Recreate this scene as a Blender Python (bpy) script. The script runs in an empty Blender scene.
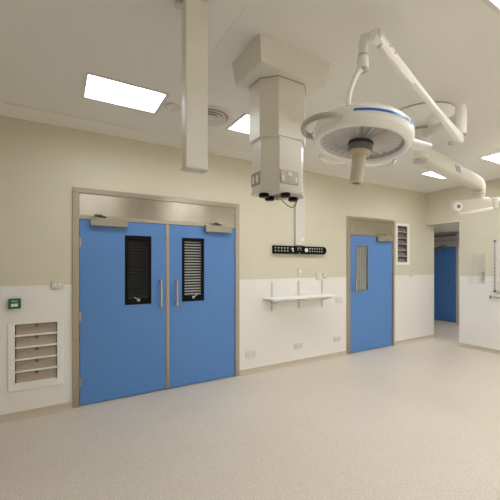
import bpy, bmesh, math, random
from mathutils import Vector, Matrix
random.seed(4)
S = bpy.context.scene
COL = S.collection
PI = math.pi

# ------------------------------------------------------------------ materials
def new_mat(name):
    m = bpy.data.materials.new(name); m.use_nodes = True
    nt = m.node_tree
    return m, nt, nt.nodes['Principled BSDF']

def mat(name, col, rough=0.5, metal=0.0, spec=0.5, var=0.03, scale=6.0, bump=0.0, bscale=80.0, coat=0.0, stretch=None):
    m, nt, b = new_mat(name)
    N, L = nt.nodes, nt.links
    tc = N.new('ShaderNodeTexCoord'); mp = N.new('ShaderNodeMapping')
    L.new(tc.outputs['Object'], mp.inputs['Vector'])
    if stretch: mp.inputs['Scale'].default_value = stretch
    nz = N.new('ShaderNodeTexNoise'); nz.inputs['Scale'].default_value = scale; nz.inputs['Detail'].default_value = 4
    L.new(mp.outputs[0], nz.inputs['Vector'])
    cr = N.new('ShaderNodeValToRGB')
    cr.color_ramp.elements[0].position = .3; cr.color_ramp.elements[1].position = .7
    cr.color_ramp.elements[0].color = tuple(c*(1-var) for c in col)+(1,)
    cr.color_ramp.elements[1].color = tuple(min(1, c*(1+var)) for c in col)+(1,)
    L.new(nz.outputs['Fac'], cr.inputs[0]); L.new(cr.outputs[0], b.inputs['Base Color'])
    b.inputs['Roughness'].default_value = rough; b.inputs['Metallic'].default_value = metal
    b.inputs['Specular IOR Level'].default_value = spec
    b.inputs['Coat Weight'].default_value = coat
    if bump:
        n2 = N.new('ShaderNodeTexNoise'); n2.inputs['Scale'].default_value = bscale
        L.new(mp.outputs[0], n2.inputs['Vector'])
        bp = N.new('ShaderNodeBump'); bp.inputs['Strength'].default_value = bump; bp.inputs['Distance'].default_value = .002
        L.new(n2.outputs['Fac'], bp.inputs['Height']); L.new(bp.outputs[0], b.inputs['Normal'])
    return m

M = {}
M['cream'] = mat('cream wall paint', (.675, .640, .512), .55, var=.015, scale=2, bump=.15, bscale=150, spec=.3)
M['clad'] = mat('white wall cladding', (.83, .81, .775), .34, var=.012, scale=2, spec=.4)
M['ceil'] = mat('ceiling paint', (.81, .79, .745), .6, var=.012, scale=1.5, spec=.3)
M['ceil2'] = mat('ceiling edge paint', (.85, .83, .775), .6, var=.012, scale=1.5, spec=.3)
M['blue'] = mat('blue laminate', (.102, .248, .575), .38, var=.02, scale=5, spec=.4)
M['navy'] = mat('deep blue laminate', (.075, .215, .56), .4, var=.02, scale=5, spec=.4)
M['steel'] = mat('brushed steel', (.47, .42, .345), .30, 1.0, var=.05, scale=30, stretch=(1, 1, 40))
def brushed_panel():
    m = mat('brushed steel panel', (.47, .435, .37), .27, 1.0, var=.03, scale=25, stretch=(1, 1, 30))
    nt = m.node_tree; b = nt.nodes['Principled BSDF']
    tg = nt.nodes.new('ShaderNodeTangent'); tg.direction_type = 'RADIAL'; tg.axis = 'X'
    nt.links.new(tg.outputs[0], b.inputs['Tangent'])
    b.inputs['Anisotropic'].default_value = .9; b.inputs['Anisotropic Rotation'].default_value = 0.0
    return m
M['steel_h'] = brushed_panel()
M['brass'] = mat('satin bronze strip', (.50, .42, .30), .36, 1.0, var=.04, scale=20)
M['closer'] = mat('satin closer case', (.40, .365, .305), .42, .7, var=.03)
M['chrome'] = mat('polished steel', (.68, .63, .57), .18, 1.0, var=.02)
M['black'] = mat('black enamel', (.004, .004, .0045), .35, var=.1, spec=.12)
M['shadedslat'] = mat('shaded blind slat', (.003, .003, .003), .6, var=.1, spec=.15)  # slats match the right leaf's; shade is painted into this colour
M['slat'] = mat('grey blind slat', (.40, .41, .40), .42, var=.05)
M['paleslat'] = mat('pale blind slat', (.60, .60, .58), .45, var=.05)
M['shade'] = mat('grey room void', (.38, .385, .37), .8, var=.1)
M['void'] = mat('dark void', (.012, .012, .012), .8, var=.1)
M['white'] = mat('white plastic', (.86, .85, .82), .38, var=.012, scale=8)
M['plate'] = mat('white moulded plate', (.70, .665, .62), .35, var=.012, scale=8)
M['offw'] = mat('cream powder coat', (.76, .735, .655), .36, var=.012, scale=5, spec=.45)
M['armg'] = mat('matt arm enamel', (.70, .67, .59), .6, var=.012, spec=.3)
M['rail'] = mat('pale grey rail', (.62, .61, .62), .45, var=.02)
M['post'] = mat('white enamelled post', (.80, .78, .71), .45, var=.012, scale=5, spec=.5)
M['lampw'] = mat('white lamp enamel', (.93, .92, .89), .26, var=.01, spec=.5)
M['lampg'] = mat('warm grey moulding', (.52, .49, .42), .4, var=.02)
M['armc'] = mat('ivory arm enamel', (.78, .75, .68), .35, var=.012, spec=.45)
M['grey'] = mat('mid grey plastic', (.20, .195, .19), .4, var=.04)
M['dgrey'] = mat('dark grey rubber', (.045, .044, .043), .5, var=.06)
M['lgrey'] = mat('light grey metal', (.58, .57, .56), .4, .1, var=.03)
M['beige'] = mat('beige handle sleeve', (.60, .54, .41), .4, var=.02)
M['green'] = mat('green plastic', (.006, .12, .07), .35, var=.04)
M['bluestrip'] = mat('blue band', (.03, .17, .58), .3, var=.02)
M['logo'] = mat('dark blue print', (.02, .05, .18), .4, var=.02)
M['flap'] = mat('steel flap', (.46, .39, .31), .45, .55, var=.08, scale=18, stretch=(1, 1, 6))
M['flapd'] = mat('dark steel flap', (.24, .20, .165), .5, .3, var=.1, scale=18)
M['red'] = mat('dark red socket', (.16, .05, .04), .4)
M['cove'] = mat('beige vinyl skirting', (.54, .475, .375), .45, var=.04, scale=40)
M['pipe'] = mat('black cable', (.02, .02, .02), .4)

def reflector_mat():
    m, nt, b = new_mat('faceted lamp reflector')
    N, L = nt.nodes, nt.links
    tc = N.new('ShaderNodeTexCoord')
    nz = N.new('ShaderNodeTexNoise'); nz.inputs['Scale'].default_value = 9
    L.new(tc.outputs['Object'], nz.inputs['Vector'])
    cr = N.new('ShaderNodeValToRGB')
    cr.color_ramp.elements[0].color = (.48, .47, .46, 1); cr.color_ramp.elements[1].color = (.58, .57, .56, 1)
    L.new(nz.outputs['Fac'], cr.inputs[0]); L.new(cr.outputs[0], b.inputs['Base Color'])
    b.inputs['Metallic'].default_value = .45; b.inputs['Roughness'].default_value = .32
    return m
M['refl'] = reflector_mat()

def floor_mat():
    m, nt, b = new_mat('speckled vinyl floor')
    N, L = nt.nodes, nt.links
    tc = N.new('ShaderNodeTexCoord')
    n1 = N.new('ShaderNodeTexNoise'); n1.inputs['Scale'].default_value = 110; n1.inputs['Detail'].default_value = 3
    n2 = N.new('ShaderNodeTexVoronoi'); n2.inputs['Scale'].default_value = 120
    n3 = N.new('ShaderNodeTexNoise'); n3.inputs['Scale'].default_value = .7; n3.inputs['Detail'].default_value = 3
    for n in (n1, n2, n3): L.new(tc.outputs['Object'], n.inputs['Vector'])
    cr = N.new('ShaderNodeValToRGB')
    cr.color_ramp.elements[0].position = .38; cr.color_ramp.elements[1].position = .62
    cr.color_ramp.elements[0].color = (.62, .56, .475, 1); cr.color_ramp.elements[1].color = (.76, .70, .62, 1)
    L.new(n1.outputs['Fac'], cr.inputs[0])
    c2 = N.new('ShaderNodeValToRGB')
    c2.color_ramp.elements[0].position = .45; c2.color_ramp.elements[1].position = .75
    c2.color_ramp.elements[0].color = (1, 1, 1, 1); c2.color_ramp.elements[1].color = (.84, .81, .77, 1)
    L.new(n2.outputs['Distance'], c2.inputs[0])
    mx = N.new('ShaderNodeMix'); mx.data_type = 'RGBA'; mx.blend_type = 'MULTIPLY'; mx.inputs[0].default_value = .8
    L.new(cr.outputs[0], mx.inputs[6]); L.new(c2.outputs[0], mx.inputs[7])
    c3 = N.new('ShaderNodeValToRGB')
    c3.color_ramp.elements[0].position = .35; c3.color_ramp.elements[1].position = .65
    c3.color_ramp.elements[0].color = (.95, .94, .93, 1); c3.color_ramp.elements[1].color = (1, 1, 1, 1)
    L.new(n3.outputs['Fac'], c3.inputs[0])
    m2 = N.new('ShaderNodeMix'); m2.data_type = 'RGBA'; m2.blend_type = 'MULTIPLY'; m2.inputs[0].default_value = 1
    L.new(mx.outputs[2], m2.inputs[6]); L.new(c3.outputs[0], m2.inputs[7])
    L.new(m2.outputs[2], b.inputs['Base Color'])
    b.inputs['Roughness'].default_value = .40; b.inputs['Specular IOR Level'].default_value = .35
    return m
M['floor'] = floor_mat()

def emit_mat(name, strength):
    m = bpy.data.materials.new(name); m.use_nodes = True
    nt = m.node_tree; N, L = nt.nodes, nt.links
    N.remove(N['Principled BSDF'])
    e = N.new('ShaderNodeEmission'); L.new(e.outputs[0], N['Material Output'].inputs[0])
    tc = N.new('ShaderNodeTexCoord')
    v = N.new('ShaderNodeTexVoronoi'); v.inputs['Scale'].default_value = 9
    L.new(tc.outputs['Object'], v.inputs['Vector'])
    cr = N.new('ShaderNodeValToRGB')
    cr.color_ramp.elements[0].color = (.955, .995, 1.035, 1); cr.color_ramp.elements[1].color = (.80, .79, .78, 1)
    L.new(v.outputs['Distance'], cr.inputs[0]); L.new(cr.outputs[0], e.inputs[0])
    e.inputs[1].default_value = strength
    return m
M['lamp'] = emit_mat('prismatic diffuser', 12.0)
M['lamp2'] = emit_mat('corridor fill diffuser', 20)

def glass_mat():
    m = bpy.data.materials.new('clear glass'); m.use_nodes = True
    nt = m.node_tree; N, L = nt.nodes, nt.links
    N.remove(N['Principled BSDF'])
    t = N.new('ShaderNodeBsdfTransparent'); g = N.new('ShaderNodeBsdfGlossy'); g.inputs['Roughness'].default_value = .03
    mx = N.new('ShaderNodeMixShader')
    mx.inputs[0].default_value = .007; L.new(t.outputs[0], mx.inputs[1]); L.new(g.outputs[0], mx.inputs[2])
    L.new(mx.outputs[0], N['Material Output'].inputs[0])
    return m
M['glass'] = glass_mat()

def perspex_mat():
    m, nt, b = new_mat('clear acrylic')
    N, L = nt.nodes, nt.links
    b.inputs['Base Color'].default_value = (.82, .80, .74, 1); b.inputs['Roughness'].default_value = .12
    t = N.new('ShaderNodeBsdfTransparent'); mx = N.new('ShaderNodeMixShader'); mx.inputs[0].default_value = .025
    L.new(t.outputs[0], mx.inputs[1]); L.new(b.outputs[0], mx.inputs[2])
    L.new(mx.outputs[0], N['Material Output'].inputs[0])
    return m
M['acrylic'] = perspex_mat()

# ------------------------------------------------------------------ mesh builder (world coordinates)
class MB:
    def __init__(s): s.bm = bmesh.new()
    def box(s, x0, x1, y0, y1, z0, z1):
        vs = [s.bm.verts.new((x, y, z)) for x in (x0, x1) for y in (y0, y1) for z in (z0, z1)]
        for q in ((0,1,3,2), (4,6,7,5), (0,4,5,1), (2,3,7,6), (0,2,6,4), (1,5,7,3)):
            s.bm.faces.new([vs[i] for i in q])
        return s
    def obox(s, c, ax, ay, az, hx, hy, hz):           # oriented box
        c, ax, ay, az = Vector(c), Vector(ax).normalized(), Vector(ay).normalized(), Vector(az).normalized()
        vs = [s.bm.verts.new(c+ax*hx*i+ay*hy*j+az*hz*k) for i in (-1, 1) for j in (-1, 1) for k in (-1, 1)]
        for q in ((0,1,3,2), (4,6,7,5), (0,4,5,1), (2,3,7,6), (0,2,6,4), (1,5,7,3)):
            s.bm.faces.new([vs[i] for i in q])
        return s
    def rings(s, rings, cap=True, closed=False):
        R = [[s.bm.verts.new(p) for p in r] for r in rings]
        n = len(R[0]); k = len(R)
        for i in range(k if closed else k-1):
            a, b = R[i], R[(i+1) % k]
            for j in range(n):
                s.bm.faces.new((a[j], a[(j+1) % n], b[(j+1) % n], b[j]))
        if cap and not closed:
            s.bm.faces.new(R[0][::-1]); s.bm.faces.new(R[-1])
        return s
    def tube(s, pts, r, n=14, cap=True, squash=1.0, up=None):
        pts = [Vector(p) for p in pts]; k = len(pts)
        rs = r if isinstance(r, (list, tuple)) else [r]*k
        T = []
        for i in range(k):
            a = pts[max(i-1, 0)]; b = pts[min(i+1, k-1)]
            T.append((b-a).normalized())
        u = Vector(up) if up else (Vector((0, 0, 1)) if abs(T[0].z) < .9 else Vector((1, 0, 0)))
        rg = []
        for i in range(k):
            u = (u-T[i]*u.dot(T[i])).normalized(); w = T[i].cross(u)
            rg.append([pts[i]+u*rs[i]*math.cos(2*PI*j/n)+w*rs[i]*squash*math.sin(2*PI*j/n) for j in range(n)])
        return s.rings(rg, cap)
    def lathe(s, c, axis, prof, n=32, cap=True, ref=None):   # prof: (radius, height along axis)
        c, ax = Vector(c), Vector(axis).normalized()
        u = Vector(ref) if ref else (Vector((1, 0, 0)) if abs(ax.x) < .9 else Vector((0, 1, 0)))
        u = (u-ax*u.dot(ax)).normalized(); w = ax.cross(u)
        rg = [[c+ax*h+(u*math.cos(2*PI*j/n)+w*math.sin(2*PI*j/n))*max(r, 1e-4) for j in range(n)] for r, h in prof]
        return s.rings(rg, cap)
    def prism(s, poly, z0, z1):                         # poly in xy
        return s.rings([[(x, y, z0) for x, y in poly], [(x, y, z1) for x, y in poly]])
    def build(s, name, m, parent=None, base=None, bevel=0.0, smooth=40, seg=2):
        bm = s.bm
        bmesh.ops.recalc_face_normals(bm, faces=bm.faces[:])
        o = None
        if parent is not None:
            root = parent
            off = Vector((0, 0, 0))
            q = parent
            while q: off += q.location; q = q.parent
        else:
            off = Vector(base) if base else Vector((0, 0, 0))
        bmesh.ops.translate(bm, vec=-off, verts=bm.verts[:])
        me = bpy.data.meshes.new(name); bm.to_mesh(me); bm.free()
        for x in (m if isinstance(m, (list, tuple)) else [m]): me.materials.append(x)
        for p in me.polygons: p.use_smooth = True
        me.set_sharp_from_angle(angle=math.radians(smooth))
        o = bpy.data.objects.new(name, me); COL.objects.link(o)
        if parent is not None: o.parent = parent
        else: o.location = off
        if bevel:
            b = o.modifiers.new('bevel', 'BEVEL'); b.width = bevel; b.segments = seg; b.limit_method = 'ANGLE'; b.angle_limit = math.radians(50)
            b.harden_normals = False
        return o

def tag(o, label=None, cat=None, group=None, kind=None):
    if label: o['label'] = label
    if cat: o['category'] = cat
    if group: o['group'] = group
    if kind: o['kind'] = kind
    return o
def thing(name, label, cat, loc, group=None, kind=None):
    o = bpy.data.objects.new(name, None); COL.objects.link(o); o.location = loc
    o.empty_display_size = .1
    return tag(o, label, cat, group, kind)
def struct(o, label, cat): return tag(o, label, cat, None, 'structure')

# ------------------------------------------------------------------ room
D, XR, H = 4.21, 6.85, 3.14
XL, YF, TH = -3.0, -2.8, .16
CLAD = 1.387

def holed(mb, us, vs, holes, put, th):
    """flat slab with rectangular holes. put(u,v,w)->xyz; w=0 front, w=th back"""
    bm = mb.bm; cache = {}
    def V(u, v, w):
        k = (round(u, 4), round(v, 4), round(w, 4))
        if k not in cache: cache[k] = bm.verts.new(put(u, v, w))
        return cache[k]
    us = sorted(set(us+[a for h in holes for a in h[:2]])); vs = sorted(set(vs+[a for h in holes for a in h[2:]]))
    us = [u for u in us]; vs = [v for v in vs]
    def solid(i, j):
        if i < 0 or j < 0 or i >= len(us)-1 or j >= len(vs)-1: return False
        cu, cv = (us[i]+us[i+1])/2, (vs[j]+vs[j+1])/2
        return not any(h[0] < cu < h[1] and h[2] < cv < h[3] for h in holes)
    out = []
    for i in range(len(us)-1):
        for j in range(len(vs)-1):
            if not solid(i, j): continue
            a, b, c, d = us[i], us[i+1], vs[j], vs[j+1]
            fs = [bm.faces.new([V(a, c, 0), V(b, c, 0), V(b, d, 0), V(a, d, 0)]),
                  bm.faces.new([V(a, c, th), V(a, d, th), V(b, d, th), V(b, c, th)])]
            if not solid(i-1, j): fs.append(bm.faces.new([V(a, c, 0), V(a, d, 0), V(a, d, th), V(a, c, th)]))
            if not solid(i+1, j): fs.append(bm.faces.new([V(b, c, 0), V(b, c, th), V(b, d, th), V(b, d, 0)]))
            if not solid(i, j-1): fs.append(bm.faces.new([V(a, c, 0), V(a, c, th), V(b, c, th), V(b, c, 0)]))
            if not solid(i, j+1): fs.append(bm.faces.new([V(a, d, 0), V(b, d, 0), V(b, d, th), V(a, d, th)]))
            for f in fs: f.material_index = 1 if (c+d)/2 < CLAD else 0
    return mb

VL = (-.364, .023, .348, .987)         # left grille opening
VR = (5.89, 6.212, 1.64, 2.385)        # right grille opening
D1 = (.166, 2.295, 0, 2.480)           # double door outer frame
D2 = (4.475, 5.796, 0, 2.475)          # single door outer frame
W2 = [M['cream'], M['clad']]
holes = [VL, VR, (D1[0]+.02, D1[1]-.02, 0, D1[3]-.02), (D2[0]+.02, D2[1]-.02, 0, D2[3]-.02)]
mb = holed(MB(), [XL-.1, 7.17], [0, CLAD, H], holes, lambda u, v, w: (u, D+w, v), TH)
struct(mb.build('wall_back', W2), 'long cream wall with white lower cladding, holding both blue door sets', 'wall')
OY = 3.52                              # right edge of the corridor opening
mb = holed(MB(), [YF-.1, D], [0, CLAD, H], [(OY, D, 0, 2.445)], lambda u, v, w: (XR+w, u, v), .14)
struct(mb.build('wall_right', W2), 'cream wall at the right with white lower cladding and corridor opening', 'wall')
mb = holed(MB(), [YF-.1, D+.1], [0, CLAD, H], [], lambda u, v, w: (XL-w, u, v), .1)
struct(mb.build('wall_left', W2), 'cream side wall outside the picture on the left', 'wall')
mb = holed(MB(), [XL-.1, XR+.1], [0, CLAD, H], [], lambda u, v, w: (u, YF-w, v), .1)
struct(mb.build('wall_front', W2), 'cream wall behind the camera', 'wall')
mb = MB(); mb.box(XL-.1, 9.9, YF-.1, 7.6, -.12, 0)
struct(mb.build('floor', M['floor']), 'speckled beige vinyl floor', 'floor')
LIGHTS = [(.545, 3.152), (1.995, 3.13), (3.41, 3.13), (5.64, 3.14), (5.57, 2.20), (2.40, .735), (4.0, .735), (5.57, .735), (2.4, -.9), (4.0, -.9), (5.57, -.9), (.7, -.9), (6.25, -.9), (6.25, -2.3), (.8, -2.3), (2.2, -2.3), (3.6, -2.3), (5.2, -2.3)]
LW, LD, RC = .635, .42, .06           # opening of each light and how deep its diffuser sits
mb = holed(MB(), [XL-.1, XR+.1], [YF-.1, D+.1], [(x-LW/2, x+LW/2, y-LD/2, y+LD/2) for x, y in LIGHTS], lambda u, v, w: (u, v, H+w), .1)
o = mb.build('ceiling', M['ceil']); struct(o, 'pale flat plaster ceiling', 'ceiling')
for p in o.data.polygons: p.material_index = 0
mb = MB(); mb.box(.976, .984, -2.7, 3.86, H-.0025, H)
struct(mb.build('trim_5', M['ceil2']), 'thin straight ceiling joint beside the white hanging post', 'ceiling trim')
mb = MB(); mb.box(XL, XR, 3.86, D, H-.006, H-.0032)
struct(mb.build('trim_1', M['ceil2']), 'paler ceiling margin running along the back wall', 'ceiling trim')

# coved skirting
def cove(name, segs, put, label):
    mb = MB()
    prof = [(0, .072), (.004, .072), (.006, .03), (.012, .014), (.026, .005), (.05, .0015), (.05, 0), (0, 0)]
    for a, b in segs:
        mb.rings([[put(a, d, z) for d, z in prof], [put(b, d, z) for d, z in prof]])
    return struct(mb.build(name, M['cove'], smooth=60), label, 'baseboard')
cove('baseboard_back', [(XL, D1[0]), (D1[1], D2[0]), (D2[1], 7.17)], lambda u, d, z: (u, D-d, z), 'beige coved vinyl skirting along the back wall')
cove('baseboard_right', [(YF, OY)], lambda u, d, z: (XR-d, u, z), 'beige coved vinyl skirting along the right wall')

# corridor behind the opening
mb = MB(); mb.box(9.53, 9.7, 1.2, 7.5, 0, 2.6)
struct(mb.build('wall_corridor_end', M['clad']), 'pale corridor wall beyond the opening', 'wall')
mb = MB(); mb.box(7.01, 7.17, D+TH, 7.5, 0, 2.6); mb.box(7.04, 9.53, 1.1, 1.2, 0, 2.6); mb.box(7.01, 9.7, 7.5, 7.6, 0, 2.6)
struct(mb.build('wall_corridor_side', M['cream']), 'corridor side walls beyond the opening', 'wall')
mb = MB(); mb.box(7.04, 9.7, 1.1, 7.6, 2.50, 2.6)
struct(mb.build('ceiling_corridor', M['ceil']), 'low corridor ceiling beyond the opening', 'ceiling')

# ------------------------------------------------------------------ doors
def door_frame(name, x0, x1, z1, zt, label, jl=.07, jr=.066):
    t = thing(name, label, 'door frame', ((x0+x1)/2, D, 0), kind='structure')
    yf, yb = D-.016, D+.13
    MB().box(x0, x0+jl, yf, yb, 0, z1-.06).build('jamb', M['steel'], t, bevel=.003)
    MB().box(x1-jr, x1, yf, yb, 0, z1-.06).build('jamb', M['steel'], t, bevel=.003)
    MB().box(x0, x1, yf, yb, z1-.06, z1).build('head', M['steel'], t, bevel=.003)
    p = MB(); p.box(x0+jl, x1-jr, D-.004, D+.05, zt, z1-.06)
    pn = p.build('transom_panel', M['steel_h'], t, bevel=.002)
    MB().box(x0+jl, x1-jr, D-.008, D-.004, zt, zt+.045).build('transom_rail', M['steel'], pn)
    return t
door_frame('trim_2', D1[0], D1[1], D1[3], 2.128, 'brushed steel frame and overpanel around the double blue doors')
door_frame('trim_3', D2[0], D2[1], D2[3], 2.14, 'brushed steel frame and overpanel around the single blue door', .085, .06)

def closer(parent, x0, x1, z0, z1, xa, tip):
    y = D-.004
    b = MB().box(x0, x1, y-.058, y-.002, z0, z1).build('door_closer', M['closer'], parent, bevel=.004)
    m = MB(); m.lathe(((x0+x1)/2+xa, y-.034, z1), (0, 0, 1), [(.012, -.002), (.012, .014)], 12)
    m.tube([((x0+x1)/2+xa, y-.034, z1+.012), ((x0+x1)/2+xa+tip, y-.085, z1+.022), ((x0+x1)/2+xa+tip*.35, y-.012, z1+.035)], .010, 8)
    m.build('closer_arm', M['dgrey'], b)
    return b

def window(parent, x0, x1, z0, z1, slatm, tilt, backm, framem, pitch, knob=None, cords=False, fw=.036):
    yf = D-.001
    fr = MB(); fr = holed(fr, [x0, x1], [z0, z1], [(x0+fw, x1-fw, z0+fw*(2.2 if knob else 1), z1-fw)], lambda u, v, w: (u, yf-.006+w, v), .05)
    f = fr.build('window_frame', framem, parent, bevel=.002)
    a, b, c, d = x0+fw, x1-fw, z0+fw*(2.2 if knob else 1), z1-fw
    MB().box(a, b, yf+.033, yf+.036, c, d).build('backing', backm, f)
    m = MB(); n = int((d-c)/pitch)
    for i in range(n):
        z = c+(i+.5)*(d-c)/n
        m.obox(((a+b)/2, yf+.018, z), (1, 0, 0), (0, math.cos(tilt), math.sin(tilt)), (0, -math.sin(tilt), math.cos(tilt)), (b-a)/2-.002, pitch*(.46 if cords else .29), .0007)
    m.build('blind', slatm, f)
    if cords:
        m = MB()
        for k in range(1, 4):
            x = a+(b-a)*k/4
            m.box(x-.003, x+.003, yf+.004, yf+.007, c, d)
        m.build('blind_cord', M['grey'], f)
    MB().box(a-.004, b+.004, yf, yf+.003, c-.004, d+.004).build('pane', M['glass'], f)
    if knob:
        k = MB(); k.lathe((knob[0], yf-.006, knob[1]), (0, -1, 0), [(.018, 0), (.018, .008), (.011, .012), (.010, .024), (.002, .026)], 16)
        k.obox((knob[0]+knob[2], yf-.024, knob[1]+.022), (knob[2], 0, .022), (0, 1, 0), (-.022, 0, knob[2]), .03, .004, .005)
        k.build('blind_knob', M['lgrey'], f)
    return f

def pull(parent, x, z0, z1):
    y = D-.004
    m = MB()
    pts = [(x, y, z0+.02), (x, y-.045, z0+.02)]
    m.tube([(x, y-.052, z0), (x, y-.052, z1)], .0135, 12)
    for z in (z0+.025, z1-.025):
        m.tube([(x, y+.002, z), (x, y-.052, z)], .009, 10)
        m.lathe((x, y, z), (0, -1, 0), [(.018, -.001), (.018, .005)], 14)
    return m.build('pull_handle', M['chrome'], parent)

def hinges(parent, x, zs):
    for z in zs:
        m = MB(); m.box(x-.016, x+.016, D-.02, D+.012, z-.05, z+.05); m.tube([(x, D-.02, z-.052), (x, D-.02, z+.052)], .008, 8)
        m.build('hinge', M['steel'], parent, bevel=.001)

def leaf(name, x0, x1, z1, win, label, zb=.012):
    t = thing(name, label, 'door', ((x0+x1)/2, D, 0), kind='structure')
    m = holed(MB(), [x0, x1], [zb, z1], [win], lambda u, v, w: (u, D-.004+w, v), .044)
    o = m.build('leaf', M['blue'], t, bevel=.0015)
    for p in o.data.polygons: p.material_index = 0
    return t
d1 = leaf('door_1', .243, 1.229, 2.122, (.735, 1.033, 1.128, 1.955), 'left leaf of the double blue doors, its window nearly black')
window(d1, .725, 1.041, 1.118, 1.962, M['shadedslat'], -.75, M['void'], M['black'], .026, (.885, 1.172, -.03))
closer(d1, .346, .751, 2.054, 2.146, -.04, -.12)
pull(d1, 1.154, 1.068, 1.42); hinges(d1, .238, (.28, 1.02, 1.86))
s = MB(); s.box(1.229, 1.246, D-.010, D+.05, .012, 2.122); s.build('meeting_strip', M['brass'], d1, bevel=.002)
d2 = leaf('door_2', 1.266, 2.226, 2.122, (1.448, 1.742, 1.128, 1.955), 'right leaf of the double blue doors, pale blind slats in its window')
window(d2, 1.438, 1.752, 1.118, 1.962, M['slat'], .75, M['void'], M['black'], .036, (1.595, 1.172, .028))
closer(d2, 1.751, 2.149, 2.052, 2.144, .04, -.12)
pull(d2, 1.36, 1.072, 1.41); hinges(d2, 2.232, (.28, 1.02, 1.86))
s = MB(); s.box(1.2475, 1.266, D-.008, D+.05, .012, 2.122); s.build('meeting_strip', M['brass'], d2, bevel=.002)
d3 = leaf('door_3', 4.566, 5.732, 2.134, (4.725, 5.03, 1.13, 1.955), 'single blue door with grey blind window and pull handle on its left')
window(d3, 4.716, 5.039, 1.12, 1.963, M['paleslat'], .5, M['shade'], M['grey'], .036, None, True, .014)
closer(d3, 5.262, 5.673, 2.052, 2.146, .02, -.1)
pull(d3, 4.666, 1.10, 1.416); hinges(d3, 5.735, (.28, 1.02, 1.86))

# corridor door (on the wall x = 9.53)
XC = 9.53
d4 = thing('door_4', 'deep blue door seen through the corridor opening', 'door', (XC, 5.45, 0), kind='structure')
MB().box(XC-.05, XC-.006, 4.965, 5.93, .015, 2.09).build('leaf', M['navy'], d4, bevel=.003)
m = MB(); m.tube([(XC-.10, 5.06, 1.08), (XC-.10, 5.06, 1.44)], .012, 10)
for z in (1.11, 1.41): m.tube([(XC-.05, 5.06, z), (XC-.10, 5.06, z)], .009, 8)
m.build('pull_handle', M['grey'], d4)
cb = MB().box(XC-.115, XC-.05, 5.33, 5.80, 2.0, 2.075).build('door_closer', M['grey'], d4, bevel=.004)
m = MB(); m.tube([(XC-.08, 5.5, 2.08), (XC-.24, 5.30, 2.10), (XC-.04, 5.22, 2.14)], .01, 8); m.build('closer_arm', M['dgrey'], cb)
t4 = thing('trim_4', 'steel frame and overpanel around the corridor door', 'door frame', (XC, 5.45, 0), kind='structure')
MB().box(XC-.06, XC, 4.885, 4.955, 0, 2.45).build('jamb', M['lgrey'], t4, bevel=.003)
MB().box(XC-.06, XC, 5.94, 6.01, 0, 2.45).build('jamb', M['lgrey'], t4, bevel=.003)
MB().box(XC-.06, XC, 4.955, 5.94, 2.39, 2.45).build('head', M['grey'], t4, bevel=.003)
pn = MB().box(XC-.04, XC-.001, 4.955, 5.94, 2.10, 2.39).build('transom_panel', M['lgrey'], t4)
MB().box(XC-.05, XC-.04, 4.955, 5.94, 2.26, 2.285).build('transom_rail', M['steel'], pn)

# ------------------------------------------------------------------ wall grilles
def grille(name, op, out, n, flapm, blade, label, tilt, depth, weights, edge, bm_='white'):
    a, b, c, d = op; x0, x1, z0, z1 = out
    t = thing(name, label, 'vent', ((x0+x1)/2, D, z0))
    fr = holed(MB(), [x0, x1], [z0, z1], [(a+.004, b-.004, c+.004, d-.004)], lambda u, v, w: (u, D-.012+w, v), .0118)
    f = fr.build('frame', M['white'], t, bevel=.003)
    for p in f.data.polygons: p.material_index = 0
    bx = MB()
    bx.box(a+.001, a+.005, D, D+depth, c+.001, d-.001); bx.box(b-.005, b-.001, D, D+depth, c+.001, d-.001)
    bx.box(a+.005, b-.005, D, D+depth, c+.001, c+.005); bx.box(a+.005, b-.005, D, D+depth, d-.005, d-.001)
    bx.box(a+.005, b-.005, D+depth-.004, D+depth, c+.005, d-.005)
    bx.build('sleeve', M['flapd'], t)
    h = (d-c-.01)/n
    for i in range(n):
        zc = c+.005+h*i
        fl = MB()
        zz0, zz1 = zc+.012, zc+h-.004
        y0, y1 = D+.012, D+.012+math.tan(tilt)*(zz1-zz0)
        fl.rings([[(x, y0, zz0), (x, y0+.004, zz0), (x, y1+.004, zz1), (x, y1, zz1)] for x in (a+.012, b-.012)])
        fo = fl.build('flap', flapm, t)
        MB().box(a+.006, b-.006, D-edge, D+.03, zc-.001, zc+blade).build('blade', M[bm_], t, bevel=.0015)
        if weights:
            w = MB(); xm = (a+b)/2
            w.box(xm-.016, xm+.016, y1-.012, y1-.001, zz1-.045, zz1-.006); w.tube([(xm, y1-.02, zz1-.03), (xm, y1, zz1-.03)], .010, 10)
            w.build('weight', M['grey'] if weights > 1 else M['flapd'], fo)
    return t
grille('air_grille', VL, (-.418, .082, .292, 1.0), 5, M['flap'], .014, 'low white wall grille with five steel flaps beside the double doors', .30, .12, 1, .008)
grille('air_grille', VR, (5.845, 6.285, 1.598, 2.432), 6, M['flapd'], .010, 'tall high white wall grille with six dark flaps right of the single door', .45, .13, 2, .002, 'lgrey')

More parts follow.
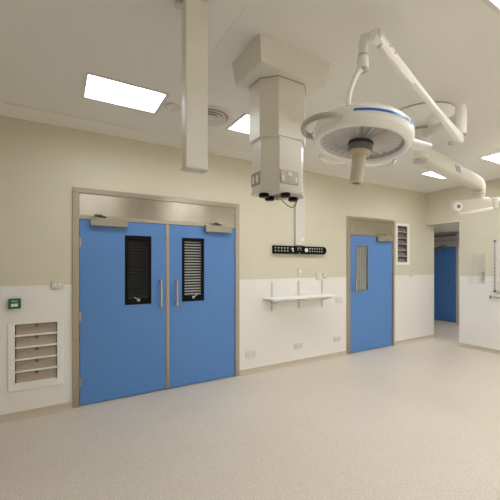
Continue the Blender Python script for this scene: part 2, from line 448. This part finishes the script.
# ------------------------------------------------------------------ small wall fittings
def plate(name, label, cat, x, z, w, h, kind='twin', d=.012, group=None):
    t = thing(name, label, cat, (x, D, z), group)
    MB().box(x-w/2, x+w/2, D-d, D, z-h/2, z+h/2).build('faceplate', M['plate'], t, bevel=.003)
    y = D-d
    if kind == 'twin':
        for s in (-1, 1):
            m = MB(); cx = x+s*w*.25
            m.box(cx-.005, cx+.005, y-.0015, y, z-.002, z+.018)
            m.box(cx-.018, cx-.010, y-.0015, y, z-.022, z-.015); m.box(cx+.010, cx+.018, y-.0015, y, z-.022, z-.015)
            m.build('outlet', M['lgrey'], t)
            MB().box(x+s*w*.09-.006, x+s*w*.09+.006, y-.004, y, z+.012, z+.032).build('rocker', M['white'], t, bevel=.001)
    elif kind == 'switch':
        for s in (-1, 1):
            MB().box(x+s*.024-.008, x+s*.024+.008, y-.005, y, z-.014, z+.014).build('rocker', M['white'], t, bevel=.0015)
    elif kind == 'data':
        MB().box(x-.014, x+.014, y-.002, y, z-.014, z+.012).build('outlet', M['lgrey'], t)
    elif kind == 'box':
        MB().box(x-w*.30, x+w*.30, y-.006, y, z-h*.05, z+h*.30).build('cover', M['white'], t, bevel=.002)
        MB().box(x-w*.2, x+w*.2, y-.003, y, z-h*.36, z-h*.2).build('outlet', M['lgrey'], t)
    return t
plate('light_switch', 'white double light switch left of the double doors above the grille', 'switch', .025, 1.388, .112, .092, 'switch')
plate('wall_socket', 'low white double socket nearest the double doors', 'socket', 2.49, .285, .165, .095, 'twin')
plate('wall_socket', 'low white double socket under the middle of the shelf', 'socket', 3.38, .293, .165, .09, 'twin')
plate('wall_socket', 'low white double socket nearest the single door', 'socket', 4.24, .305, .16, .09, 'twin')
plate('wall_socket', 'white double socket right of the shelf beside the single door frame', 'socket', 4.29, .983, .165, .098, 'twin')
plate('wall_socket', 'small square white outlet between the black panel and the shelf', 'socket', 3.41, 1.486, .085, .11, 'box', .016)
plate('wall_socket', 'white square outlet above the right end of the shelf', 'socket', 3.805, 1.412, .09, .11, 'data', .018)
plate('wall_socket', 'narrow white outlet box beside the square one above the shelf end', 'socket', 3.94, 1.415, .075, .10, 'box', .03)
plate('wall_socket', 'tiny white outlet under the tall high grille', 'socket', 6.36, 1.377, .09, .06, 'data')

t = thing('door_release', 'small green door release box with white label left of the light switch', 'release box', (-.359, D, 1.155))
MB().box(-.412, -.306, D-.05, D+.001, 1.155, 1.257).build('body', M['green'], t, bevel=.006)
MB().box(-.388, -.330, D-.053, D-.048, 1.176, 1.206).build('label_plate', M['white'], t, bevel=.001)
MB().box(-.384, -.334, D-.052, D-.048, 1.228, 1.236).build('light_strip', M['lgrey'], t)

t = thing('cable_trunking', 'white vertical cable trunking rising above the black wall panel', 'trunking', (3.395, D, 1.91))
MB().box(3.30, 3.492, D-.05, D, 1.915, H-.006).build('cover', M['plate'], t, bevel=.006)
MB().box(3.39, 3.46, D-.056, D-.048, 1.985, 2.035).build('cap', M['white'], t, bevel=.004)

t = thing('terminal_panel', 'long black wall panel with rows of small white terminals above the shelf', 'panel', (3.41, D, 1.772))
xa, xb, za, zb_, dp = 2.872, 3.95, 1.776, 1.901, .05
zm = (za+zb_)/2
m = MB(); po = [(xa, za), (xb-.045, za), (xb, zm-.03), (xb, zm+.03), (xb-.045, zb_), (xa, zb_)]
m.rings([[(x, D-dp, z) for x, z in po], [(x, D, z) for x, z in po]])
m.build('body', M['black'], t, bevel=.006)
xs = [2.90+.058*i for i in range(5)]+[3.585+.0515*i for i in range(6)]
for x in xs:
    for z in (zm-.018, zm+.026):
        m = MB(); m.lathe((x, D-dp, z), (0, -1, 0), [(.0115, -.001), (.0115, .006), (.006, .008)], 10)
        m.build('terminal', M['lgrey'], t)
m = MB(); m.lathe((3.51, D-dp, zm+.002), (0, -1, 0), [(.034, -.001), (.034, .006), (.02, .012)], 18); m.build('round_socket', M['white'], t)
m = MB(); m.box(3.205, 3.245, D-dp-.006, D-dp, zm+.012, zm+.030); m.box(3.228, 3.245, D-dp-.006, D-dp, zm-.03, zm+.012); m.build('key_switch', M['white'], t)
for x, z in ((3.335, zm+.03), (3.365, zm+.03), (3.395, zm+.03), (3.335, zm), (3.395, zm), (3.365, zm-.045)):
    MB().box(x-.008, x+.008, D-dp-.004, D-dp, z-.007, z+.007).build('indicator', M['lgrey'], t)

# shelf on slotted uprights
t = thing('wall_shelf', 'white wall shelf on three slotted uprights between the doors', 'shelf', (3.32, D, .86))
m = MB()
po = [(2.70, D-.012), (2.70, D-.262), (2.722, D-.285), (3.92, D-.285), (3.945, D-.262), (3.945, D-.012)]
m.prism(po, 1.082, 1.110); m.build('board', M['white'], t, bevel=.004)
for x in (2.868, 3.392, 3.892):
    u = MB(); u.box(x-.014, x+.014, D-.012, D, .90, 1.345); uo = u.build('upright', M['rail'], t, bevel=.002)
    for k in range(9):
        z = .93+k*.045
        MB().box(x-.003, x+.003, D-.0135, D-.0115, z-.008, z+.008).build('slot', M['lampg'], uo)
    b = MB()
    b.rings([[(x+s*.008, D-.012, 1.005), (x+s*.008, D-.012, 1.081), (x+s*.008, D-.24, 1.081), (x+s*.008, D-.24, 1.068)] for s in (-1, 1)])
    b.build('bracket', M['white'], uo)

# right wall fittings
def rwx(d): return XR-d
t = thing('dispenser_rack', 'pale acrylic glove dispenser rack on the right wall', 'rack', (XR, 3.185, 1.245))
o = holed(MB(), [3.062, 3.312], [1.25, 1.82], [(3.072, 3.302, 1.26, 1.81)], lambda u, v, w: (XR-.006+w, u, v), .006).build('back_frame', M['plate'], t)
for p in o.data.polygons: p.material_index = 0
MB().box(XR-.004, XR-.001, 3.073, 3.301, 1.261, 1.809).build('back_panel', M['acrylic'], t)
for a, b in ((3.062, 3.068), (3.306, 3.312)):
    MB().box(XR-.10, XR-.006, a, b, 1.25, 1.80).build('side_panel', M['acrylic'], t)
for z in (1.255, 1.37, 1.475, 1.71):
    MB().box(XR-.10, XR-.006, 3.069, 3.305, z, z+.003).build('shelf', M['acrylic'], t)
    MB().box(XR-.104, XR-.100, 3.066, 3.308, z-.002, z+.005).build('shelf_lip', M['plate'], t)
MB().box(XR-.10, XR-.094, 3.069, 3.13, 1.262, 1.77).build('front_strip', M['acrylic'], t)
MB().box(XR-.104, XR-.1005, 3.16, 3.235, 1.715, 1.755).build('label_plate', M['lgrey'], t)

t = thing('control_panel', 'tall grey edged panel at the right edge of the right wall', 'panel', (XR, 2.45, 1.12))
MB().box(XR-.035, XR-.004, 2.0, 2.885, 1.12, 2.035).build('face', M['plate'], t, bevel=.004)
MB().box(XR-.045, XR-.004, 2.885, 2.905, 1.12, 2.035).build('edge_strip', M['lgrey'], t)
for k in range(14):
    z = 1.17+k*.062
    MB().box(XR-.047, XR-.040, 2.888, 2.902, z-.012, z+.012).build('clip', M['grey'], t)
for z in (1.128, 2.027):
    MB().box(XR-.05, XR-.004, 2.875, 2.91, z-.012, z+.012).build('corner_block', M['dgrey'], t)
t = thing('wall_rail', 'slim metal rail below the grey edged panel on the right wall', 'rail', (XR, 2.5, .99))
MB().box(XR-.05, XR-.036, 1.95, 2.95, 1.0, 1.03).build('bar', M['chrome'], t, bevel=.002)
MB().box(XR-.056, XR-.030, 2.95, 2.972, .985, 1.045).build('end_stop', M['grey'], t, bevel=.003)
for y in (2.1, 2.8): MB().box(XR-.036, XR, y-.012, y+.012, 1.003, 1.027).build('bracket', M['chrome'], t)

# ------------------------------------------------------------------ ceiling lights
def panel(cx, cy, label, group=None, z=H, m='lamp', rc=None, lw=None, ld=None):
    rc = RC if rc is None else rc; lw = lw or LW; ld = ld or LD
    t = thing('ceiling_light', label, 'ceiling light', (cx, cy, z), group)
    x0, x1, y0, y1 = cx-lw/2, cx+lw/2, cy-ld/2, cy+ld/2
    fr = holed(MB(), [x0-.028, x1+.028], [y0-.024, y1+.024], [(x0+.003, x1-.003, y0+.003, y1-.003)], lambda u, v, w: (u, v, z-.006+w), .0055)
    f = fr.build('frame', M['plate'], t, bevel=.001)
    for p in f.data.polygons: p.material_index = 0
    if rc:
        tr = holed(MB(), [x0+.001, x1-.001], [y0+.001, y1-.001], [(x0+.004, x1-.004, y0+.004, y1-.004)], lambda u, v, w: (u, v, z+w), rc+.02)
        o = tr.build('recess', M['plate'], t)
        for p in o.data.polygons: p.material_index = 0
    MB().box(x0+.0045, x1-.0045, y0+.0045, y1-.0045, z+rc, z+rc+.01) .build('diffuser', M[m], t) if rc else MB().box(x0+.004, x1-.004, y0+.004, y1-.004, z-.005, z-.0005).build('diffuser', M[m], t)
    return t
for (x, y), lb_ in zip(LIGHTS, ('recessed ceiling light panel above the left leaf of the double doors', 'recessed ceiling light panel partly hidden behind the ceiling pendant',
        'recessed ceiling light panel just showing behind the lamp head', 'recessed ceiling light panel near the corridor opening, under the thick arm',
        'recessed ceiling light panel cut by the right edge, farther down the room', 'recessed ceiling light panel in the top right corner of the picture')):
    panel(x, y, lb_)
for x, y in LIGHTS[6:]:  # unseen panels; rear and far right ones added to brighten the room
    panel(x, y, 'unseen recessed ceiling light panel, extends the rows and adds fill light', 'unseen ceiling lights added outside the picture')
panel(8.4, 3.6, 'unseen corridor ceiling light added beyond the opening', None, 2.50, 'lamp2', 0)  # unseen lamp put in to brighten the corridor and its door

# round diffuser and detector
t = thing('air_diffuser', 'round ceiling air diffuser behind the white hanging post', 'diffuser', (1.375, 3.15, H))
c = (1.375, 3.15, H)
m = MB(); m.lathe(c, (0, 0, -1), [(.245, 0), (.242, .008), (.21, .016), (.185, .012), (.183, 0)], 40, cap=False)
m.build('outer_ring', M['plate'], t)
MB().lathe(c, (0, 0, -1), [(.184, .0), (.184, .002)], 40).build('throat', M['grey'], t)
for r, h in ((.172, .016), (.128, .020), (.084, .024)):
    m = MB(); m.lathe(c, (0, 0, -1), [(r, h), (r-.006, h+.005), (r-.042, h-.006), (r-.042, h-.009), (r-.004, h-.003)], 36, cap=False)
    m.build('cone_ring', M['plate'], t)
MB().lathe(c, (0, 0, -1), [(.04, .002), (.044, .022), (.01, .027)], 24).build('centre_cap', M['plate'], t)
t = thing('smoke_detector', 'small round ceiling detector left of the white hanging post', 'detector', (.985, 3.15, H))
MB().lathe((.985, 3.15, H-.003), (0, 0, -1), [(.078, 0), (.078, .006), (.06, .012)], 32).build('base', M['plate'], t)
MB().lathe((.985, 3.15, H-.003), (0, 0, -1), [(.046, .012), (.044, .026), (.02, .032)], 28).build('head', M['plate'], t)

# hanging post
t = thing('hanging_post', 'slim white square post hanging from the ceiling at left of centre', 'post', (.70, 1.83, H))
MB().box(.636, .770, 1.79, 1.868, 2.168, H-.003).build('casing', M['post'], t, bevel=.004)
MB().box(.632, .774, 1.786, 1.872, 2.160, 2.168).build('end_cap', M['plate'], t, bevel=.001)
m = MB(); m.lathe((.625, 1.885, H-.003), (0, 0, -1), [(.026, 0), (.026, .01), (.018, .016)], 20); m.build('ceiling_cap', M['plate'], t)

# ------------------------------------------------------------------ ceiling pendant
t = thing('ceiling_pendant', 'cream octagonal service pendant with sockets hanging beside the lamp', 'service pendant', (1.5, 2.12, H))
z1, z0 = H, 2.972
a = [(1.167, 1.851), (1.80, 1.851), (1.80, 2.25), (1.167, 2.25)]
b = [(1.190, 1.872), (1.776, 1.872), (1.776, 2.235), (1.190, 2.235)]
MB().rings([[(x, y, z1) for x, y in a], [(x, y, z0) for x, y in b]]).build('ceiling_shroud', M['offw'], t, bevel=.004)
def octo(x0, x1, y0, y1, c): return [(x0+c, y0), (x1-c, y0), (x1, y0+c), (x1, y1-.012), (x1-.012, y1), (x0+.012, y1), (x0, y1-.012), (x0, y0+c)]
MB().prism(octo(1.287, 1.722, 1.948, 2.208, .10), 2.545, z0).build('upper_column', M['offw'], t, bevel=.002)
MB().prism(octo(1.284, 1.725, 1.945, 2.212, .10), z0-.004, z0-.0005).build('collar', M['grey'], t)
lc = MB().prism(octo(1.305, 1.704, 1.960, 2.196, .098), 2.160, 2.55).build('lower_column', M['offw'], t, bevel=.003)
MB().prism(octo(1.297, 1.712, 1.952, 2.203, .10), 2.140, 2.160).build('base_plate', M['plate'], t, bevel=.004)
yf = 1.960
so = MB().box(1.405, 1.575, yf-.008, yf, 2.205, 2.302).build('twin_socket', M['closer'], lc, bevel=.002)
# left face socket and chamfer plate
so2 = MB().box(1.297, 1.305, 2.066, 2.184, 2.205, 2.302).build('twin_socket', M['closer'], lc, bevel=.002)
k = Vector((-1, -1, 0)).normalized()
cc = Vector((1.354, 2.009, 2.26))
MB().obox(cc+k*.001, (1, -1, 0), k, (0, 0, 1), .045, .002, .042).build('label_plate', M['offw'], lc)
for x in (1.43, 1.55):
    MB().box(x-.012, x+.012, yf-.010, yf-.007, 2.222, 2.262).build('outlet', M['white'], lc)
MB().box(1.473, 1.507, yf-.012, yf-.007, 2.262, 2.290).build('rocker', M['white'], lc)
for y in (2.098, 2.152): MB().box(1.294, 1.298, y-.010, y+.010, 2.222, 2.275).build('outlet', M['white'], lc)
for x, y in ((1.340, 2.07), (1.445, 2.15), (1.475, 1.985), (1.62, 2.08)):
    m = MB(); m.lathe((x, y, 2.140), (0, 0, -1), [(.036, -.001), (.038, .008), (.038, .026), (.030, .030)], 22); m.build('gas_outlet', M['black'], t)
m = MB(); m.lathe((1.472, 2.075, 2.140), (0, 0, -1), [(.030, -.001), (.030, .016), (.018, .02), (.016, .035), (.004, .037)], 20); m.build('gas_outlet', M['brass'], t)
pts = []
for i in range(15):
    q = i/14
    p = Vector((1.53, 2.14, 2.143)).lerp(Vector((1.67, 2.08, 2.143)), q)
    pts.append((p.x+.03*math.sin(q*PI), p.y, p.z-.075*math.sin(q*PI)))
MB().tube(pts, .0035, 8).build('cable', M['pipe'], t)

# ------------------------------------------------------------------ surgical light with its second arm
RT = Vector((.8617, -.5075, 0)); FW = Vector((.5075, .8617, 0)); UP = Vector((0, 0, 1))
SH = Vector((3.25, 2.055, H))
t = thing('surgical_light', 'white operating lamp with round head on jointed arms from the ceiling', 'operating lamp', SH)
MB().lathe(SH, (0, 0, -1), [(.318, 0), (.320, .012), (.300, .03), (.245, .085), (.15, .12), (.10, .128)], 48).build('ceiling_canopy', M['lampw'], t)
MB().lathe(SH, (0, 0, -1), [(.322, 0), (.326, .004), (.326, .012), (.321, .014)], 56).build('canopy_rim', M['lampg'], t)
MB().lathe(SH, (0, 0, -1), [(.055, .10), (.055, .452)], 24).build('shaft', M['armc'], t)
MB().lathe(SH, (0, 0, -1), [(.06, .451), (.068, .454), (.068, .474), (.05, .48)], 24).build('shaft_cap', M['lampg'], t)
MB().lathe(SH, (0, 0, -1), [(.082, .128), (.084, .14), (.084, .15), (.06, .155)], 24).build('bearing_ring', M['lampg'], t)
# upper extension arm
hz = 2.925
cap = Vector((3.108, 1.583, 0))
MB().lathe((SH.x, SH.y, hz), (0, 0, 1), [(.088, -.065), (.095, -.055), (.095, .05), (.086, .06)], 24).build('arm_hub', M['armc'], t)
a0 = Vector((SH.x, SH.y, hz)); a1 = Vector((cap.x, cap.y, hz))
MB().tube([a0+(a1-a0)*.12, a0+(a1-a0)*.5, a1], [.055, .048, .040], 18).build('extension_arm', M['armc'], t)
MB().lathe((cap.x, cap.y, 0), (0, 0, 1), [(.012, 3.035), (.034, 3.024), (.043, 3.0), (.044, 2.90), (.043, 2.80), (.042, 2.765)][::-1], 24).build('arm_knuckle', M['lampw'], t)
m = MB(); m.lathe((cap.x, cap.y, 2.758), (0, 0, 1), [(.044, 0), (.044, .007)], 24); m.build('joint_ring', M['lampg'], t)
# spring arm from the knuckle up to the elbow
A = Vector((3.075, 1.583, 2.725)); B = Vector((1.674, 1.340, 3.000))
ax = (B-A).normalized(); side = ax.cross(UP).normalized(); nrm = side.cross(ax).normalized()
def loft(prof, w, name, m, parent, n=16):
    """prof: (distance from A, half-height); w half-width; rounded rectangular section"""
    rg = []
    for dd, hh, ww in prof:
        c0 = A+ax*dd; r = []
        for j in range(n):
            th = 2*PI*j/n
            cx_, sx_ = math.cos(th), math.sin(th)
            e = .55
            r.append(c0+nrm*hh*math.copysign(abs(cx_)**e, cx_)+side*ww*math.copysign(abs(sx_)**e, sx_))
        rg.append(r)
    return MB().rings(rg).build(name, m, parent, smooth=60)
LN = (B-A).length
sp = loft([(-.047, .012, .022), (-.038, .034, .030), (-.01, .046, .032), (.06, .046, .031), (.24, .032, .026), (.5, .0195, .022), (.9, .020, .022), (1.15, .024, .024), (LN-.10, .030, .025), (LN, .034, .026), (LN+.024, .027, .024), (LN+.034, .012, .018)], 0, 'spring_arm', M['lampw'], t)
loft([(LN-.50, .012, .014), (LN-.40, .026, .018), (LN-.12, .034, .019), (LN-.05, .024, .017)], 0, 'arm_cover', M['armc'], sp).location += Vector(-nrm*.026)
for pt, r in ((A, .024), (B, .026)):
    toC = -FW if side.dot(FW) < 0 else FW
    sd = side if side.dot(-FW) > 0 else -side
    m = MB(); m.lathe(pt+sd*.024, sd, [(r*.95, 0), (r*.95, .006), (r*.7, .009)], 20); m.build('pivot_cap', M['lgrey'], sp)
sd = side if side.dot(-FW) > 0 else -side
for q in (LN-.13, LN-.2):
    m = MB(); m.lathe(A+ax*q+sd*.022, sd, [(.006, 0), (.006, .005)], 10); m.build('screw', M['grey'], sp)
m = MB(); m.lathe(A+Vector((-.07, .03, -.045)), UP, [(.022, -.014), (.026, 0), (.022, .012)], 16); m.build('stop_block', M['lampg'], t)
# elbow and collar
kx = FW*.034
m = MB(); m.tube([Vector(p)+kx for p in ((1.668, 1.366, 3.008), (1.650, 1.376, 3.022), (1.638, 1.384, 3.018), (1.632, 1.386, 2.992), (1.631, 1.386, 2.94), (1.630, 1.386, 2.91))], [.026, .028, .028, .027, .026, .026], 18)
m.build('elbow', M['lampw'], t)
cx_ = Vector((1.630, 1.386, 0))+kx
MB().lathe(cx_, UP, [(.030, 2.822), (.034, 2.829), (.034, 2.895), (.029, 2.903)], 22).build('collar', M['lampw'], t)
MB().lathe(cx_, UP, [(.0295, 2.903), (.0295, 2.911)], 22).build('collar_ring', M['lampg'], t)
MB().lathe(cx_, UP, [(.028, 2.808), (.0345, 2.824)], 22).build('collar_base', M['lampg'], t)

# lamp head
ro, pi_ = math.radians(8), math.radians(3)
u = RT*math.sin(ro)*math.cos(pi_)+FW*math.sin(pi_)+UP*math.cos(ro)*math.cos(pi_)
u.normalize()
la = (RT-u*RT.dot(u)).normalized(); lb = u.cross(la)
C0 = Vector((1.586, 1.381, 2.328))
def LP(phi, r, h):
    q = math.radians(phi); return C0+la*r*math.cos(q)+lb*r*math.sin(q)+u*h
hd = MB(); hd.lathe(C0, u, [(.238, .010), (.243, .0), (.254, -.008), (.270, -.006), (.284, .010), (.290, .034), (.289, .066), (.279, .096), (.252, .122), (.19, .146), (.10, .160), (.01, .164)], 72, cap=False, ref=la)
head = hd.build('lamp_head', M['lampw'], t, smooth=50)
# faceted reflector
m = MB(); n = 56
rg = []
for r, h in ((.2385, .0105), (.226, .024), (.17, .024), (.11, .018), (.06, .012)):
    rg.append([LP(360*j/n, r, h+(.009 if j % 2 else 0)*(.08 < r < .23)) for j in range(n)])
m.rings(rg, cap=False)
m.build('reflector', M['refl'], head, smooth=4)
m = MB(); m.lathe(C0, u, [(.2375, .006), (.072, .004), (.072, .006), (.2375, .008)], 64, cap=False, ref=la); m.build('cover_glass', M['glass'], head)
# centre mount and handle
m = MB(); m.lathe(C0, u, [(.073, .030), (.074, .006), (.073, -.004)], 36, cap=False); m.build('mount_neck', M['dgrey'], head)
MB().lathe(C0, u, [(.071, -.002), (.072, -.032), (.069, -.040)], 36).build('mount_ring', M['grey'], head)
MB().lathe(C0, u, [(.064, -.040), (.066, -.046), (.062, -.054), (.048, -.060), (.039, -.064), (.0375, -.212), (.040, -.217), (.040, -.228), (.036, -.232), (.024, -.233), (.022, -.222), (.004, -.220)], 36).build('handle', M['beige'], head)
MB().lathe(C0, u, [(.0215, -.222), (.0215, -.2305), (.004, -.2315)], 24).build('handle_tip', M['red'], head)
# grab loops
def loop(p0, p1, rout, h, r, name, m_):
    pts = []
    N_ = 18
    for i in range(N_+1):
        q = i/N_; ph = p0+(p1-p0)*q
        k = math.sin(q*PI)**.45
        pts.append(LP(ph, .276+(rout-.276)*k, h))
    return MB().tube(pts, r, 12, squash=.8).build(name, m_, head)
loop(170, 230, .372, .036, .019, 'grab_loop', M['lampg'])
loop(88, 134, .328, -.010, .0125, 'grab_loop', M['lampw'])
loop(24, 72, .324, -.010, .013, 'grab_loop', M['lampw'])
for ph in (186, 205):
    m = MB(); m.lathe(LP(ph, .286, .02), LP(ph, 1, .02)-LP(ph, 0, .02), [(.018, 0), (.018, .012), (.010, .018)], 14); m.build('loop_button', M['lampw'], head)
# blue band on the near rim
m = MB(); rg = []
for i in range(27):
    ph = 243+(308-243)*i/26
    rg.append([LP(ph, .2906, .062), LP(ph, .2872, .077), LP(ph, .281, .0775), LP(ph, .281, .062)])
m.rings(rg); m.build('blue_band', M['bluestrip'], head, smooth=30)
m = MB()
for ph in (312, 315.5):
    p = LP(ph, .2888, .068); out = (LP(ph, 1, 0)-C0).normalized()
    m.obox(p, out, u, out.cross(u), .002, .008, .005)
m.build('head_logo', M['bluestrip'], head)
# suspension tube down to the head
m = MB()
P_ = [Vector(p) for p in ((1.632, 1.414, 2.822), (1.606, 1.424, 2.790), (1.585, 1.432, 2.745), (1.582, 1.46, 2.690), (1.59, 1.48, 2.62), (1.60, 1.48, 2.55), LP(120, .08, .156))]
out = []
for i in range(len(P_)-1):
    p0 = P_[max(i-1, 0)]; p1 = P_[i]; p2 = P_[i+1]; p3 = P_[min(i+2, len(P_)-1)]
    for k in range(6):
        s_ = k/6
        out.append(.5*((2*p1)+(p2-p0)*s_+(2*p0-5*p1+4*p2-p3)*s_*s_+(3*p1-p0-3*p2+p3)*s_**3))
out.append(P_[-1])
m.tube(out, .0165, 14); m.build('suspension_tube', M['lampw'], t)
q0 = LP(-12, .272, .03)
m = MB(); m.tube([q0, q0+RT*.085+Vector((0, 0, -.022)), q0+RT*.118+Vector((0, 0, -.031))], [.030, .028, .026], 18)
m.build('side_pivot', M['lampw'], head)

# lower arm: thick equipment arm running to the right
z2 = 2.745
E = Vector((5.147, 2.394, z2)); S0 = Vector((SH.x, SH.y, z2))
MB().lathe((SH.x, SH.y, z2), UP, [(.070, -.05), (.075, -.04), (.075, .085), (.068, .09)], 28).build('arm_hub', M['armc'], t)
dv = (E-S0).normalized(); sv = dv.cross(UP).normalized(); nv = sv.cross(dv)
def rrect(c, a, b, ha, hb, n=20, e=.45):
    r = []
    for j in range(n):
        th = 2*PI*j/n; x, y = math.cos(th), math.sin(th)
        r.append(c+a*ha*math.copysign(abs(x)**e, x)+b*hb*math.copysign(abs(y)**e, y))
    return r
LL = (E-S0).length
ea = MB().rings([rrect(S0+dv*.05, nv, sv, .075, .06), rrect(S0+dv*.12, nv, sv, .085, .08), rrect(S0+dv*.5, nv, sv, .088, .08), rrect(S0+dv*1.2, nv, sv, .086, .075), rrect(S0+dv*(LL-.12), nv, sv, .085, .072),
                 rrect(S0+dv*(LL-.02)-UP*.01, (nv+dv*.35).normalized(), sv, .088, .072), rrect(S0+dv*(LL+.055)-UP*.05, (nv+dv*.9).normalized(), sv, .088, .072),
                 rrect(E+dv*.035-UP*.10, (dv+UP*.12).normalized(), sv, .080, .072), rrect(E+dv*.03-UP*.145, dv, sv, .078, .072)]).build('equipment_arm', M['armg'], t, smooth=60)
# printed blue mark on the arm
m = MB()
c = S0+dv*.86+sv*.0815 if sv.dot(-FW) > 0 else S0+dv*.86-sv*.0815
o_ = sv if sv.dot(-FW) > 0 else -sv
for k in range(3):
    cc = c+dv*(.06*k-.06)+nv*(.002 if k == 1 else 0)
    m.obox(cc, (dv*.55-nv), o_, (dv+nv*.55), .040, .0012, .009)
m.build('arm_logo', M['logo'], ea)
V0 = E+dv*.03
MB().rings([rrect(V0-UP*.147, dv, sv, .074, .068), rrect(V0-UP*.235, dv, sv, .072, .066)]).build('drop_neck', M['armg'], t, smooth=60)
MB().rings([rrect(V0-UP*.1442, dv, sv, .0795, .0735), rrect(V0-UP*.1478, dv, sv, .0795, .0735)]).build('neck_ring', M['grey'], t, smooth=60)
# horizontal carrier under the neck
K0 = Vector((4.879, 2.552, 2.416)); K1 = Vector((5.283, 2.315, 2.462))
kd = (K1-K0).normalized(); ks = kd.cross(UP).normalized(); kn = ks.cross(kd)
KL = (K1-K0).length
ca = MB().rings([rrect(K0-kd*.055, kn, ks, .04, .035), rrect(K0-kd*.042, kn, ks, .072, .055), rrect(K0-kd*.01, kn, ks, .090, .065), rrect(K0+kd*.12, kn, ks, .094, .068), rrect(K0+kd*(KL-.03), kn, ks, .098, .068), rrect(K0+kd*(KL+.0), kn, ks, .07, .06)]).build('carrier', M['armg'], t, smooth=60)
os_ = ks if ks.dot(-FW) > 0 else -ks
m = MB(); m.lathe(K0-kd*.012+os_*.062, os_, [(.062, 0), (.064, .008), (.052, .018), (.030, .019)], 26); m.build('pivot_cap', M['lampw'], ca)
m = MB(); m.lathe(K0-kd*.012+os_*.080, os_, [(.026, 0), (.026, .006), (.01, .008)], 18); m.build('pivot_bolt', M['grey'], ca)
MB().tube([K0+kd*.02-UP*.095+os_*.03, K0+kd*.20-UP*.090+os_*.05, K1-UP*.075+os_*.06], [.016, .022, .024], 14).build('parallel_bar', M['lampw'], t)
J = Vector((5.315, 2.26, 2.45))
MB().lathe((J.x, J.y, 0), UP, [(.02, 2.37), (.05, 2.377), (.054, 2.395), (.054, 2.525), (.046, 2.545), (.02, 2.55)], 22).build('arm_knuckle', M['armc'], t)
MB().tube([J+UP*.02, J+UP*.045+RT*.07-FW*.05, J+UP*.075+RT*.20-FW*.14, J+UP*.12+RT*.55-FW*.35, J+UP*.12+RT*.85-FW*.5], [.036, .042, .044, .044, .040], 16).build('outer_arm', M['lampw'], t)

# ------------------------------------------------------------------ camera, view
w = bpy.data.worlds.new('World'); S.world = w; w.use_nodes = True
w.node_tree.nodes['Background'].inputs[0].default_value = (.05, .05, .05, 1)
cam = bpy.data.cameras.new('Camera'); co = bpy.data.objects.new('Camera', cam); COL.objects.link(co)
co.location = (0, 0, 1.615); co.rotation_euler = (math.radians(90), 0, -math.atan2(.5075, .8617))
cam.sensor_width = 36; cam.sensor_fit = 'HORIZONTAL'; cam.lens = 331/500*36; cam.shift_y = 14/500; cam.clip_start = .05
S.camera = co
S.view_settings.view_transform = 'Standard'; S.view_settings.look = 'None'
S.view_settings.gamma = 1; S.view_settings.use_curve_mapping = False
S.view_settings.exposure = 0.56
S.cycles.max_bounces = 10; S.cycles.diffuse_bounces = 6; S.cycles.use_denoising = True
S.cycles.sample_clamp_indirect = 8
